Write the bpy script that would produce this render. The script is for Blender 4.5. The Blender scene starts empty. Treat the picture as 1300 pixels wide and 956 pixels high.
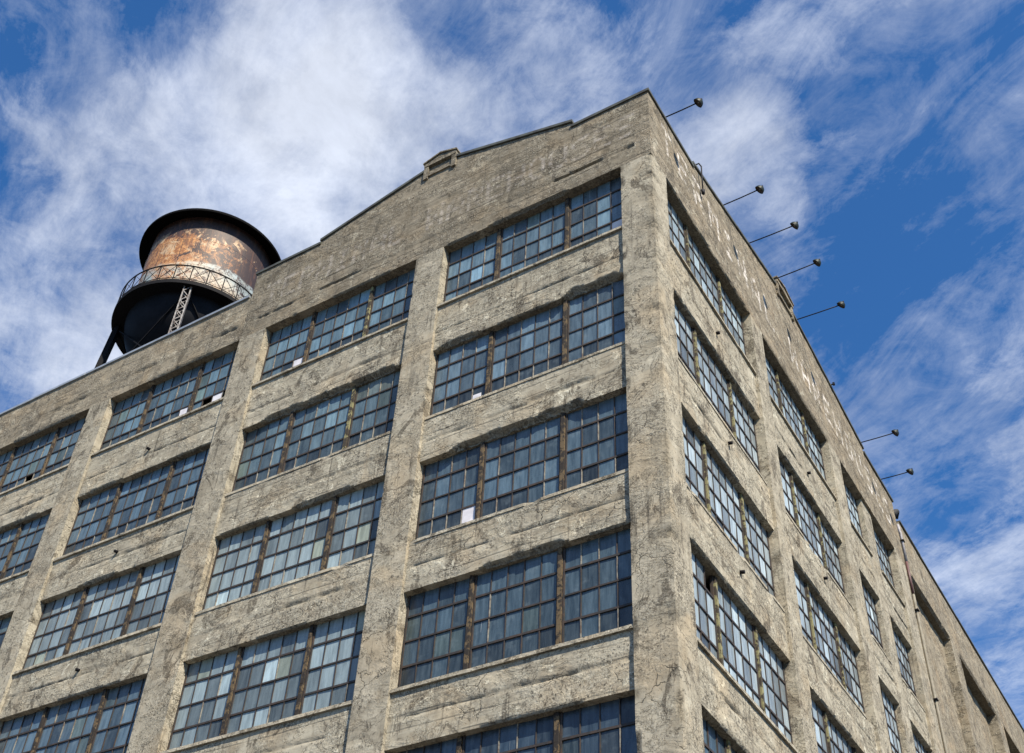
import bpy, bmesh, math, random
from mathutils import Vector, Matrix, noise

random.seed(7)
scene = bpy.context.scene
COL = scene.collection
R = math.radians

# ------------------------------------------------------------------ helpers
def tag(o, label=None, cat=None, group=None, kind=None):
    if label: o['label'] = label
    if cat: o['category'] = cat
    if group: o['group'] = group
    if kind: o['kind'] = kind
    return o

def empty(name, loc, label, cat, group=None):
    o = bpy.data.objects.new(name, None); COL.objects.link(o)
    o.location = loc; o.empty_display_size = .3
    return tag(o, label, cat, group)

class MB:
    """collects boxes, tubes and grids and links them as one mesh object"""
    def __init__(s): s.v = []; s.f = []; s.smooth = False
    def quad(s, a, b, c, d):
        n = len(s.v); s.v += [a, b, c, d]; s.f.append((n, n+1, n+2, n+3))
    def box(s, lo, hi, jit=0.0):
        n = len(s.v)
        for z in (lo[2], hi[2]):
            for y in (lo[1], hi[1]):
                for x in (lo[0], hi[0]):
                    s.v.append((x+random.uniform(-jit, jit), y+random.uniform(-jit, jit), z+random.uniform(-jit, jit)))
        for f in ((0,2,3,1),(4,5,7,6),(0,1,5,4),(2,6,7,3),(0,4,6,2),(1,3,7,5)):
            s.f.append(tuple(n+i for i in f))
    def bar(s, a, b, w, h=None, up=(0,0,1)):
        a = Vector(a); b = Vector(b); h = h or w
        d = (b-a).normalized(); u = Vector(up)
        if abs(d.dot(u)) > .98: u = Vector((1,0,0))
        x = d.cross(u).normalized(); u = x.cross(d).normalized()
        n = len(s.v)
        for p in (a, b):
            for i, j in ((-1,-1),(1,-1),(1,1),(-1,1)):
                s.v.append(tuple(p + x*i*w/2 + u*j*h/2))
        for f in ((3,2,1,0),(4,5,6,7),(0,1,5,4),(1,2,6,5),(2,3,7,6),(3,0,4,7)):
            s.f.append(tuple(n+i for i in f))
    def tube(s, pts, r, seg=10, r2=None):
        pts = [Vector(p) for p in pts]; n0 = len(s.v)
        for i, p in enumerate(pts):
            d = (pts[min(i+1, len(pts)-1)] - pts[max(i-1, 0)]).normalized()
            u = Vector((0,0,1)) if abs(d.z) < .95 else Vector((1,0,0))
            x = d.cross(u).normalized(); y = x.cross(d)
            rr = r if r2 is None else r + (r2-r)*i/(len(pts)-1)
            for k in range(seg):
                a = 2*math.pi*k/seg
                s.v.append(tuple(p + x*math.cos(a)*rr + y*math.sin(a)*rr))
        for i in range(len(pts)-1):
            for k in range(seg):
                k2 = (k+1) % seg
                s.f.append((n0+i*seg+k, n0+i*seg+k2, n0+(i+1)*seg+k2, n0+(i+1)*seg+k))
        s.f.append(tuple(n0+k for k in range(seg))[::-1])
        s.f.append(tuple(n0+(len(pts)-1)*seg+k for k in range(seg)))
    def lathe(s, prof, c=(0,0,0), seg=48, M=None):
        n0 = len(s.v); c = Vector(c)
        for r, z in prof:
            for k in range(seg):
                a = 2*math.pi*k/seg
                p = Vector((r*math.cos(a), r*math.sin(a), z))
                if M is not None: p = M @ p
                s.v.append(tuple(c+p))
        for i in range(len(prof)-1):
            for k in range(seg):
                k2 = (k+1) % seg
                s.f.append((n0+i*seg+k, n0+i*seg+k2, n0+(i+1)*seg+k2, n0+(i+1)*seg+k))
    def build(s, name, mat, parent=None, smooth=False, fix=True, mat2=None, split=None):
        me = bpy.data.meshes.new(name); me.from_pydata(s.v, [], s.f); me.update()
        if fix:
            bm = bmesh.new(); bm.from_mesh(me); bmesh.ops.recalc_face_normals(bm, faces=bm.faces); bm.to_mesh(me); bm.free()
        me.materials.append(mat)
        if mat2:
            me.materials.append(mat2); me.polygons.foreach_set('material_index', [1 if i >= split else 0 for i in range(len(me.polygons))])
        if smooth: me.polygons.foreach_set('use_smooth', [True]*len(me.polygons))
        o = bpy.data.objects.new(name, me); COL.objects.link(o)
        if parent:
            o.parent = parent
            base = parent
            off = Vector((0,0,0))
            while base: off += base.location; base = base.parent
            o.location = (0,0,0)
            if off.length > 0: me.transform(Matrix.Translation(-off))
        return o

# ------------------------------------------------------------------ materials
class NT:
    def __init__(s, name):
        s.m = bpy.data.materials.new(name); s.m.use_nodes = True
        s.t = s.m.node_tree; s.t.nodes.clear()
        s.out = s.t.nodes.new('ShaderNodeOutputMaterial')
        s.b = s.t.nodes.new('ShaderNodeBsdfPrincipled')
        s.t.links.new(s.b.outputs[0], s.out.inputs[0])
    def n(s, typ, ins=None, **kw):
        nd = s.t.nodes.new(typ)
        for k, v in kw.items(): setattr(nd, k, v)
        for k, v in (ins or {}).items(): s.link(v, nd.inputs[k])
        return nd
    def link(s, v, sock):
        if isinstance(v, bpy.types.NodeSocket): s.t.links.new(v, sock)
        else: sock.default_value = v
    def coord(s): return s.n('ShaderNodeTexCoord').outputs['Object']
    def scaled(s, vec, sc, loc=(0,0,0)):
        return s.n('ShaderNodeMapping', {0: vec, 'Scale': sc, 'Location': loc}).outputs[0]
    def noise(s, vec, scale, detail=6, rough=.6, dist=0, ntype=None):
        nd = s.n('ShaderNodeTexNoise', {'Vector': vec, 'Scale': scale, 'Detail': detail, 'Roughness': rough, 'Distortion': dist})
        return nd.outputs[0]
    def ramp(s, v, a, b, lo=0., hi=1.):
        nd = s.n('ShaderNodeMapRange', {0: v, 1: a, 2: b, 3: lo, 4: hi}); nd.clamp = True
        return nd.outputs[0]
    def math(s, op, a, b=0., c=0.):
        nd = s.n('ShaderNodeMath', {0: a, 1: b}, operation=op)
        if op == 'MULTIPLY_ADD': s.link(c, nd.inputs[2])
        return nd.outputs[0]
    def mix(s, f, a, b, blend='MIX'):
        nd = s.n('ShaderNodeMix', data_type='RGBA', blend_type=blend)
        s.link(f, nd.inputs[0]); s.link(a, nd.inputs[6]); s.link(b, nd.inputs[7])
        return nd.outputs[2]
    def bump(s, h, strength, dist, normal=None):
        nd = s.n('ShaderNodeBump', {'Height': h, 'Strength': strength, 'Distance': dist})
        if normal is not None: s.link(normal, nd.inputs['Normal'])
        return nd.outputs[0]

def c4(r, g, b): return (r, g, b, 1)

def concrete(name, base, dark, light, patch=.5, boards=.5, paint_col=None, seed=0., pits=1.0, paint_amt=.5, lay=1.):
    t = NT(name); P = t.scaled(t.coord(), (1,1,1), (seed, seed*.7, seed*.3))
    big = t.noise(P, .45, 5, .6)
    med = t.noise(P, 2.6, 8, .68)
    fine = t.noise(P, 22., 6, .75)
    rgn = t.ramp(t.noise(t.scaled(P, (.8, .8, 1.5)), 1.0, 6, .62, .4), .43, .57, .12, 1.)
    streak = t.noise(t.scaled(P, (3.2, 3.2, .35)), 1.0, 6, .6, .4)
    horiz = t.noise(t.scaled(P, (.5, .5, 5.5)), 1.6, 8, .65, .3)
    col = t.mix(t.ramp(big, .34, .66), base, dark)
    col = t.mix(t.ramp(med, .38, .66, 0, .75), col, light)
    # broad damp stains and washed streaks
    col = t.mix(t.ramp(streak, .52, .72, 0, .55), col, dark)
    col = t.mix(t.ramp(horiz, .54, .72, 0, .5*lay), col, light)
    # old paint and lime left in patches with crisp edges
    pn = t.noise(P, 1.9, 12, .74, .6)
    pm = t.math('MULTIPLY', t.ramp(pn, .575, .592), t.ramp(t.noise(P, 7., 6, .7), .43, .47))
    patchm = t.math('MULTIPLY', pm, patch)
    col = t.mix(patchm, col, c4(.54, .51, .415))
    gn = t.noise(t.scaled(P, (1.2, 1.2, .8), (5, 3, 1)), 1.15, 13, .73, .7)
    col = t.mix(t.math('MULTIPLY', t.ramp(gn, .56, .59), t.ramp(fine, .38, .5, .35, .9)), col, c4(.085, .073, .056))
    # dark pits and grime flecks
    dk = t.ramp(t.noise(P, 9., 9, .78), .60, .67)
    col = t.mix(t.math('MULTIPLY', dk, .6*pits), col, c4(.055, .05, .042))
    def holes(sc, rmax, dens_):
        vv = t.n('ShaderNodeTexVoronoi', {'Vector': P, 'Scale': sc, 'Randomness': 1.}, feature='F1')
        rr = t.n('ShaderNodeSeparateColor', {0: vv.outputs['Color']}).outputs[0]
        rad = t.math('MULTIPLY', t.ramp(rr, 1-dens_, 1.), rmax)
        return t.math('GREATER_THAN', rad, t.math('ADD', vv.outputs['Distance'], t.math('MULTIPLY', t.math('SUBTRACT', fine, .5), .35)))
    hole = t.math('MULTIPLY', t.math('MAXIMUM', holes(5.5, .30, .40), holes(12., .36, .5)), rgn)
    col = t.mix(t.math('MULTIPLY', hole, .82*pits), col, c4(.05, .045, .038))
    knob = t.math('MULTIPLY', holes(9.3, .26, .22), rgn)
    col = t.mix(t.math('MULTIPLY', knob, .55), col, c4(.52, .49, .41))
    fl = t.ramp(fine, .53, .60, 0, .85*pits)
    fl = t.math('MULTIPLY', fl, rgn)
    col = t.mix(fl, col, c4(.065, .057, .045))
    lf = t.ramp(t.noise(P, 27., 5, .75), .555, .63, 0, .8)
    lf = t.math('MULTIPLY', lf, rgn)
    col = t.mix(lf, col, c4(.52, .485, .40))
    warm = t.ramp(t.noise(P, .75, 6, .6, .5), .50, .66, 0, .45)
    col = t.mix(warm, col, t.mix(1., col, c4(1.12, .96, .78), 'MULTIPLY'))
    at = t.n('ShaderNodeAttribute', attribute_name='wear').outputs['Fac']
    wr = t.math('MULTIPLY', at, t.ramp(med, .25, .6, .6, 1.))
    wc = t.mix(t.ramp(fine, .42, .6), c4(.045,.038,.028), c4(.23,.20,.15))
    col = t.mix(wr, col, wc)
    if paint_col is not None:
        pa = t.n('ShaderNodeAttribute', attribute_name='paint').outputs['Fac']
        er = t.ramp(t.noise(P, 3.4, 12, .8, .8), .455, .56)
        col = t.mix(t.math('MULTIPLY', t.math('MULTIPLY', pa, er), paint_amt), col, paint_col)
    # pour joints / board marks, gently wandering
    sep = t.n('ShaderNodeSeparateXYZ', {0: P}).outputs[2]
    zz = t.math('ADD', sep, t.math('MULTIPLY', t.noise(P, .7, 4, .6), .10))
    saw = t.math('FRACT', t.math('MULTIPLY', zz, 3.1))
    line = t.math('SUBTRACT', 1., t.ramp(t.math('ABSOLUTE', t.math('SUBTRACT', saw, .5)), .02, .085))
    brk = t.ramp(t.noise(t.scaled(P, (.5, .5, 3.)), .9, 6, .6), .44, .56)
    line = t.math('MULTIPLY', line, brk)
    col = t.mix(t.math('MULTIPLY', line, .75*boards), col, c4(.06,.054,.045))
    # thin skins of render that have come away: crisp-edged light and dark islands
    pk = t.noise(t.scaled(P, (1, 1, 1.35)), 1.25, 14, .72, .9)
    isl = t.math('MULTIPLY', t.ramp(pk, .535, .543), t.ramp(pk, .60, .59))
    edge_ = t.math('MULTIPLY', t.ramp(pk, .528, .535), t.ramp(pk, .547, .540))
    col = t.mix(t.math('MULTIPLY', isl, .40*patch), col, light)
    col = t.mix(t.math('MULTIPLY', edge_, .8), col, c4(.06,.053,.042))
    # thin rain streaks
    rs = t.noise(t.scaled(P, (9, 9, .45)), 1., 5, .6, .1)
    col = t.mix(t.math('MULTIPLY', t.ramp(rs, .56, .68), t.ramp(big, .42, .56, .0, .7)), col, c4(.075,.066,.053))
    # relief
    vor = t.n('ShaderNodeTexVoronoi', {'Vector': t.n('ShaderNodeVectorMath', {0: P, 1: t.n('ShaderNodeVectorMath', {0: t.n('ShaderNodeTexNoise', {'Vector': P, 'Scale': 3., 'Detail': 5.}).outputs[1], 'Scale': .5}, operation='SCALE').outputs[0]}, operation='ADD').outputs[0], 'Scale': 1.1}, feature='DISTANCE_TO_EDGE').outputs[0]
    crack = t.math('MULTIPLY', t.math('SUBTRACT', 1., t.ramp(vor, .0, .012)), t.ramp(t.noise(P, .8, 3, .5), .54, .62))
    col = t.mix(t.math('MULTIPLY', crack, .8), col, c4(.05, .045, .038))
    h = t.math('MULTIPLY_ADD', med, .25, t.math('MULTIPLY', t.math('MULTIPLY', fine, rgn), .5))
    h = t.math('SUBTRACT', h, t.math('MULTIPLY', dk, .45*pits))
    h = t.math('SUBTRACT', h, t.math('MULTIPLY', hole, .7*pits))
    h = t.math('ADD', h, t.math('MULTIPLY', patchm, .15))
    h = t.math('ADD', h, t.math('MULTIPLY', isl, .25))
    h = t.math('SUBTRACT', h, t.math('MULTIPLY', line, .25*boards))
    h = t.math('SUBTRACT', h, t.math('MULTIPLY', crack, .6))
    h = t.math('ADD', h, t.math('MULTIPLY', t.math('MULTIPLY', horiz, rgn), .45*lay))
    nrm = t.bump(h, .9, .04)
    t.link(col, t.b.inputs['Base Color']); t.link(nrm, t.b.inputs['Normal'])
    t.b.inputs['Roughness'].default_value = .93
    t.b.inputs['Specular IOR Level'].default_value = .2
    return t.m

M = {}
M['pilaster'] = concrete('pilaster_concrete', c4(.30,.272,.213), c4(.20,.178,.138), c4(.42,.385,.31), .3, .0, seed=3., lay=.25, pits=.8)
M['spandrel'] = concrete('spandrel_concrete', c4(.30,.27,.213), c4(.19,.168,.13), c4(.44,.41,.33), .9, .6, seed=11.)
M['frieze'] = concrete('frieze_concrete', c4(.185,.160,.120), c4(.11,.094,.070), c4(.275,.243,.188), .35, .75, c4(.46,.42,.39), seed=23., paint_amt=.42)
M['frieze_side'] = concrete('frieze_side_concrete', c4(.215,.182,.135), c4(.13,.108,.078), c4(.30,.262,.20), .5, 1., c4(.62,.58,.54), seed=23., paint_amt=1.)
M['wing'] = concrete('wing_concrete', c4(.225,.196,.147), c4(.14,.12,.09), c4(.32,.28,.215), .4, .6, seed=37.)
M['sill'] = concrete('sill_concrete', c4(.32,.29,.23), c4(.20,.18,.14), c4(.43,.395,.32), .5, 0., seed=51.)

def simple(name, col, rough=.6, metal=0., var=.3, col2=None, scale=6., bump=.2, bd=.01, spec=.5, crisp=False):
    t = NT(name); P = t.coord()
    n = t.noise(P, scale, 8, .7)
    col2 = col2 or tuple(x*(1-var) for x in col[:3])+(1,)
    t.link(t.mix(t.ramp(n, .47, .50) if crisp else t.ramp(n, .4, .62), col, col2), t.b.inputs['Base Color'])
    t.b.inputs['Specular IOR Level'].default_value = spec; t.b.inputs['Roughness'].default_value = rough; t.b.inputs['Metallic'].default_value = metal
    if bump: t.link(t.bump(n, bump, bd), t.b.inputs['Normal'])
    return t.m
M['coping'] = simple('coping_tin', c4(.10,.105,.085), .55, .3, .4, c4(.055,.052,.042), 3.)
M['coping_pale'] = simple('coping_galvanised', c4(.42,.45,.47), .4, .5, .3, None, 2.)
M['roofing'] = simple('roofing_tar', c4(.02,.02,.021), .8)
M['muntin'] = simple('muntin_steel', c4(.016,.016,.017), .7, .0, .4, c4(.045,.028,.02), 9.)
M['muntin_pale'] = simple('muntin_putty', c4(.22,.21,.18), .8, .0, .4, c4(.08,.055,.04), 7.)
M['mullion'] = simple('mullion_weathered', c4(.095,.066,.034), .9, 0, .4, c4(.014,.010,.008), 4.5, .6, .02, crisp=True)
M['mullion_green'] = simple('mullion_yellow_green', c4(.19,.175,.085), .9, 0, .4, c4(.03,.022,.014), 5., .6, .02, crisp=True)
M['void'] = simple('interior_dark', c4(.03,.03,.032), .9)
M['board'] = simple('board_white', c4(.62,.61,.66), .7, 0, .25, None, 3.)
M['lamp_metal'] = simple('lamp_enamel_dark', c4(.018,.026,.024), .5, 0, .3, None, 3., 0, spec=.15)
M['lamp_inner'] = simple('lamp_enamel_inner', c4(.07,.05,.038), .7, 0, .5, None, 9.)
M['arm'] = simple('arm_iron', c4(.012,.013,.020), .7, spec=.2)
M['bulb'] = simple('bulb_glass', c4(.12,.12,.11), .3, 0, .1, None, 5., 0)
M['tank_black'] = simple('tank_black_paint', c4(.0045,.0055,.009), .7, 0, .5, c4(.009,.010,.015), 1.2, .1, spec=.12)
M['roof_black'] = simple('tank_roof_paint', c4(.004,.004,.0045), .85, spec=.05)
M['lattice'] = simple('lattice_pale_paint', c4(.24,.235,.235), .7, 0, .5, c4(.06,.04,.035), 5.)
M['iron'] = simple('iron_dark', c4(.006,.006,.008), .8, spec=.15)
M['pipe_white'] = simple('pipe_white', c4(.34,.33,.36), .6, 0, .6, None, 4.)
M['pipe_red'] = simple('pipe_red', c4(.09,.035,.035), .6)

def glass_mat():
    t = NT('dirty_factory_glass'); P = t.coord()
    at = t.n('ShaderNodeAttribute', attribute_name='tone').outputs['Color']
    rnd = t.n('ShaderNodeAttribute', attribute_name='seed').outputs['Fac']
    off = t.n('ShaderNodeCombineXYZ', {0: t.math('MULTIPLY', rnd, 37.), 1: t.math('MULTIPLY', rnd, 11.), 2: t.math('MULTIPLY', rnd, 5.)}).outputs[0]
    PP = t.n('ShaderNodeVectorMath', {0: P, 1: off}, operation='ADD').outputs[0]
    st = t.noise(t.scaled(PP, (7, 7, .9)), 1.6, 7, .65, .2)
    sm = t.noise(PP, 3.2, 7, .65)
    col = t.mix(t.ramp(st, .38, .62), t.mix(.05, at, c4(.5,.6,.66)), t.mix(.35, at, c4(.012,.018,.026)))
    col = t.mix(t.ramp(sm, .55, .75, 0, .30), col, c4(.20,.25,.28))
    drip = t.noise(t.scaled(PP, (26, 26, .7)), 1., 4, .6)
    col = t.mix(t.ramp(drip, .72, .76, 0, .5), col, c4(.5,.55,.58))
    t.link(col, t.b.inputs['Base Color'])
    t.link(t.ramp(sm, .3, .75, .20, .45), t.b.inputs['Roughness'])
    t.b.inputs['IOR'].default_value = 1.52
    t.b.inputs['Specular IOR Level'].default_value = .45
    t.link(t.bump(t.noise(PP, 2.2, 3, .5), .25, .012), t.b.inputs['Normal'])
    return t.m
M['glass'] = glass_mat()

def tank_mat():
    t = NT('tank_rusty_steel'); P = t.coord()
    sep = t.n('ShaderNodeSeparateXYZ', {0: P}); z = sep.outputs[2]
    n1 = t.noise(t.scaled(P, (1, 1, .8)), 2.1, 14, .80, .5)
    n2 = t.noise(P, 5.5, 10, .78)
    n3 = t.noise(P, .5, 4, .55)
    # weathered layers: dark primer, ochre / salmon rust, chalky pale paint low down
    rust = t.mix(t.ramp(n2, .485, .52), c4(.20,.08,.028), c4(.42,.205,.075))
    rust = t.mix(t.ramp(n1, .52, .56), rust, c4(.34,.17,.085))
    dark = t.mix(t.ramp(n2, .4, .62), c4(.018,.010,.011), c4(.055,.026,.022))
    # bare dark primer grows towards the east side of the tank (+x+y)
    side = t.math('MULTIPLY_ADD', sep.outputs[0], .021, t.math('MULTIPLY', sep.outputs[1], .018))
    up = t.ramp(z, 3.1, 4.3, -.035, .20)  # dark top band: brown paint plus roof-overhang shade deepened in the colour
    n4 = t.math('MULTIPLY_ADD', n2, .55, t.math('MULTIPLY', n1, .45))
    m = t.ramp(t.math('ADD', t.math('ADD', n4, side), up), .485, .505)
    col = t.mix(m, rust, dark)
    ang = t.math('MULTIPLY', t.math('ARCTAN2', sep.outputs[1], sep.outputs[0]), 16/(2*math.pi))
    tier = t.math('MULTIPLY', t.math('FLOOR', t.math('MULTIPLY', z, .63)), .5)
    seam = t.math('LESS_THAN', t.math('ABSOLUTE', t.math('SUBTRACT', t.math('FRACT', t.math('ADD', ang, tier)), .5)), .018)
    plate = t.n('ShaderNodeTexWhiteNoise', {'Vector': t.n('ShaderNodeCombineXYZ', {0: t.math('FLOOR', t.math('ADD', t.math('ADD', ang, tier), .5)), 1: tier, 2: 1.})}, noise_dimensions='3D').outputs[0] if False else seam
    pl = t.noise(P, 1.05, 13, .74, .8)
    col = t.mix(t.math('MULTIPLY', t.ramp(pl, .545, .56), t.ramp(z, 4.1, 3.6)), col, t.mix(t.ramp(n2, .46, .5), c4(.36,.20,.10), c4(.44,.31,.19)))
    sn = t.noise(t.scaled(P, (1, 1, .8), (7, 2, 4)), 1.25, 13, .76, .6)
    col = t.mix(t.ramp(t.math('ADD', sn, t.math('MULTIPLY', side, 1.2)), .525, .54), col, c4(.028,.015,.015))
    run = t.noise(t.scaled(P, (3.2, 3.2, .5)), 1.6, 8, .7, .3)
    col = t.mix(t.ramp(run, .54, .60, 0, .7), col, c4(.10,.045,.028))
    pale = t.math('MULTIPLY', t.ramp(t.math('ADD', z, t.math('MULTIPLY', n3, .8)), 2.3, 2.2), t.ramp(n4, .53, .50))
    col = t.mix(t.math('MULTIPLY', pale, t.ramp(t.noise(P, 1.1, 3, .5), .62, .45, .35, 1.)), col, t.mix(t.ramp(n3, .44, .6), c4(.27,.32,.33), c4(.40,.35,.28)))
    fk = t.noise(P, 11., 8, .75)
    col = t.mix(t.ramp(fk, .58, .61, 0, .85), col, c4(.035,.02,.018))
    col = t.mix(t.math('MULTIPLY', seam, .7), col, c4(.04,.025,.022))
    t.link(col, t.b.inputs['Base Color'])
    t.b.inputs['Roughness'].default_value = .62
    t.link(t.bump(t.math('ADD', n1, t.math('MULTIPLY', n2, .3)), .4, .03), t.b.inputs['Normal'])
    return t.m
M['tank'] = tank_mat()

# ------------------------------------------------------------------ wall relief
def W(side, s, d, z):
    return (-s, d, z) if side == 'F' else (-d, s, z)

FONT = {'T':["11111","00100","00100","00100","00100","00100","00100"],'E':["11111","10000","10000","11110","10000","10000","11111"],
 'R':["11110","10001","10001","11110","10100","10010","10001"],'M':["10001","11011","10101","10101","10001","10001","10001"],
 'I':["01110","00100","00100","00100","00100","00100","01110"],'N':["10001","11001","10101","10101","10011","10001","10001"],
 'A':["00100","01010","10001","10001","11111","10001","10001"],'L':["10000","10000","10000","10000","10000","10000","11111"],
 'W':["10001","10001","10001","10101","10101","11011","10001"],'H':["10001","10001","10001","11111","10001","10001","10001"],
 'O':["01110","10001","10001","10001","10001","10001","01110"],'U':["10001","10001","10001","10001","10001","10001","01110"],
 'S':["01111","10000","10000","01110","00001","00001","11110"]}
def lettering(text, s0, z0, h, pitch, reverse=False):
    lw = h*5/7.*.82
    def f(s, z):
        if reverse: x = (s0 - s)
        else: x = s - s0
        i = int(x//pitch)
        if i < 0 or i >= len(text) or text[i] not in FONT: return 0.
        u = (x - i*pitch)/lw*5; v = (z - z0)/h*7
        if u < 0 or u >= 5 or v < 0 or v >= 7: return 0.
        return 1. if FONT[text[i]][6-int(v)][int(u)] == '1' else 0.
    return f

def nz(p, f, o=3): return noise.fractal(Vector(p)*f, 1.0, 2.0, o)

def relief(name, side, s0, s1, z0, z1, d, back, mat, parent, res=.08, spalls=(), grooves=(), top=None, paint=None,
           chip=1.0, chip_edges='LRTB', rough=.004, endback=None):
    """a slab of cast concrete: gridded face with real unevenness, broken edges and spalled bottom"""
    ns = max(2, int(round((s1-s0)/res))); zt = top or (lambda s: z1)
    hmax = max(zt(s0+(s1-s0)*i/ns) for i in range(ns+1)) - z0
    nzr = max(2, int(round(hmax/res)))
    v = []; wear = []; pnt = []
    for j in range(nzr+1):
        for i in range(ns+1):
            s = s0+(s1-s0)*i/ns; zz = zt(s); z = z0+(zz-z0)*j/nzr
            key = W(side, s, d, z); dd = 0.; w = 0.
            dd += rough*nz(key, 1.1, 4)*1.2 + rough*.8*nz(key, 5., 3)
            el, er, eb, et = s-s0, s1-s, z-z0, zz-z
            if chip:
                e = min(el if 'L' in chip_edges else 9, er if 'R' in chip_edges else 9, eb if 'B' in chip_edges else 9, et if 'T' in chip_edges else 9)
                if e < .12:
                    c = nz((key[0]+9, key[1]+5, key[2]), 1.7, 5) - .62
                    if c > 0:
                        c = min(c*3., .6)*chip*(1-e/.12)
                        dd += c*.11; w = max(w, min(1, c*4))
                    if e < .05: dd += .008*(1-e/.05)*(.5+.5*nz(key, 9., 2))*chip
            for a, b, h, dep in spalls:
                if a < s < b:
                    edge = min(1., (s-a)/.35, (b-s)/.35)
                    hh = .62*h*min(1., edge*1.6)*(.72+.40*nz((s*1.3, z0, 4.), 1.5, 4))
                    if eb < hh:
                        k = 1-eb/hh
                        dd += dep*(.2+.8*min(1, k*1.6))*(.85+.35*nz(key, 4.5, 4)+.18*nz(key, 13., 2)); w = max(w, .9)
            for a, b, zc, wd, dep in grooves:
                if a < s < b:
                    zc2 = zc + .008*nz((s, zc, 1), .8, 3)
                    if abs(z-zc2) < wd:
                        edge = min(1., (s-a)/.2, (b-s)/.2)
                        g = dep*(1-(abs(z-zc2)/wd)**2)*edge*(.7+.7*nz(key, 2.5, 3))
                        dd += max(g, 0); w = max(w, min(1, .35+g*6) if dep > .03 else .3)
            v.append(W(side, s, d+dd, z)); wear.append(w); pnt.append(paint(s, z) if paint else 0.)
    f = []
    n = ns+1
    for j in range(nzr):
        for i in range(ns):
            f.append((j*n+i, j*n+i+1, (j+1)*n+i+1, (j+1)*n+i))
    # wrap back
    loop = [i for i in range(n)] + [j*n+ns for j in range(1, nzr+1)] + [nzr*n+i for i in range(ns-1, -1, -1)] + [j*n for j in range(nzr-1, 0, -1)]
    m = len(v)
    for k in loop:
        j, i = divmod(k, n); s = s0+(s1-s0)*i/ns; z = z0+(zt(s)-z0)*j/nzr
        key = W(side, s, d+back, z); a = .01*nz(key, 3., 3)
        v.append(W(side, s+(a if i in (0, ns) else 0), d+back, z+(a if j == 0 else 0))); wear.append(wear[k]*.4); pnt.append(0.)
    L = len(loop)
    # a middle ring keeps the wrapped sides uneven
    for q in range(L):
        q2 = (q+1) % L
        f.append((loop[q2], loop[q], m+q, m+q2))
    f.append(tuple(m+q for q in range(L)))
    me = bpy.data.meshes.new(name); me.from_pydata(v, [], f); me.update()
    bm = bmesh.new(); bm.from_mesh(me); bmesh.ops.recalc_face_normals(bm, faces=bm.faces); bm.to_mesh(me); bm.free()
    for nm, dat in (('wear', wear), ('paint', pnt)):
        a = me.attributes.new(nm, 'FLOAT', 'POINT'); a.data.foreach_set('value', dat)
    me.materials.append(mat)
    me.polygons.foreach_set('use_smooth', [True]*len(me.polygons)); me.set_sharp_from_angle(angle=R(38))
    o = bpy.data.objects.new(name, me); COL.objects.link(o); o.parent = parent
    return o

# ------------------------------------------------------------------ the building
bld = empty('factory_building', (0,0,0), 'tall grey concrete factory building with stepped parapets and rows of steel grid windows', 'building')
ZT = [27.27, 23.27, 19.58, 15.92, 12.25, 8.60, 4.95]
ZB = [24.865, 20.88, 17.19, 13.47, 9.85, 6.20, 1.90]
BAYS_F = [(.87, 6.35), (7.26, 12.77), (13.80, 19.31), (20.24, 25.75), (26.70, 32.2)]
BAYS_R = [(.876, 6.41), (7.28, 12.72), (13.79, 16.10), (17.07, 19.39)]
SP = .09      # spandrels sit back from the pilasters
GL = .28      # glass line

def gable_f(s):      # parapet outline of the front
    if s < 2.36: return 30.03
    if s < 6.3: return 30.25+(s-2.36)/(6.3-2.36)*1.08
    if s < 7.4: return 31.33
    if s < 11.2: return 31.33-(s-7.4)/(11.2-7.4)*.98
    return 30.2
def gable_r(s):
    if s < 2.9: return 30.03
    if s < 9.4: return 30.2+(s-2.9)/(9.4-2.9)*1.2
    if s < 10.8: return 31.4
    if s < 17.4: return 31.4-(s-10.8)/(17.4-10.8)*.98
    return 30.2

# corner column: two faces meet, so it is built as two relief slabs mitred by an inner core
def res_for(z): return .07
ZF = ZT[0]
# pilasters (front)
pil_f = [(6.35, 7.26), (12.77, 13.80), (19.31, 20.24), (25.75, 26.70), (32.2, 33.4)]
for a, b in pil_f:
    relief('pilaster', 'F', a, b, 8.0, ZF, 0, .5, M['pilaster'], bld, .06, chip=.55, chip_edges='LR', grooves=[(a-.1, b+.1, zt+.35, .05, .02) for zt in ZT[1:5]])
    relief('pilaster', 'F', a, b, 0., 8.0, 0, .5, M['pilaster'], bld, .3, chip=.3, chip_edges='LR')
for a, b in [(6.41, 7.28), (12.72, 13.79), (16.10, 17.07), (19.39, 20.60)]:
    dd = SP if a == 16.10 else 0
    relief('pilaster', 'R', a, b, 8.0, ZF, dd, .5, M['pilaster'], bld, .06, chip=.55, chip_edges='LR', grooves=[(a-.1, b+.1, zt+.35, .05, .02) for zt in ZT[1:5]])
    relief('pilaster', 'R', a, b, 0., 8.0, dd, .5, M['pilaster'], bld, .3, chip=.3, chip_edges='LR')

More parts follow.
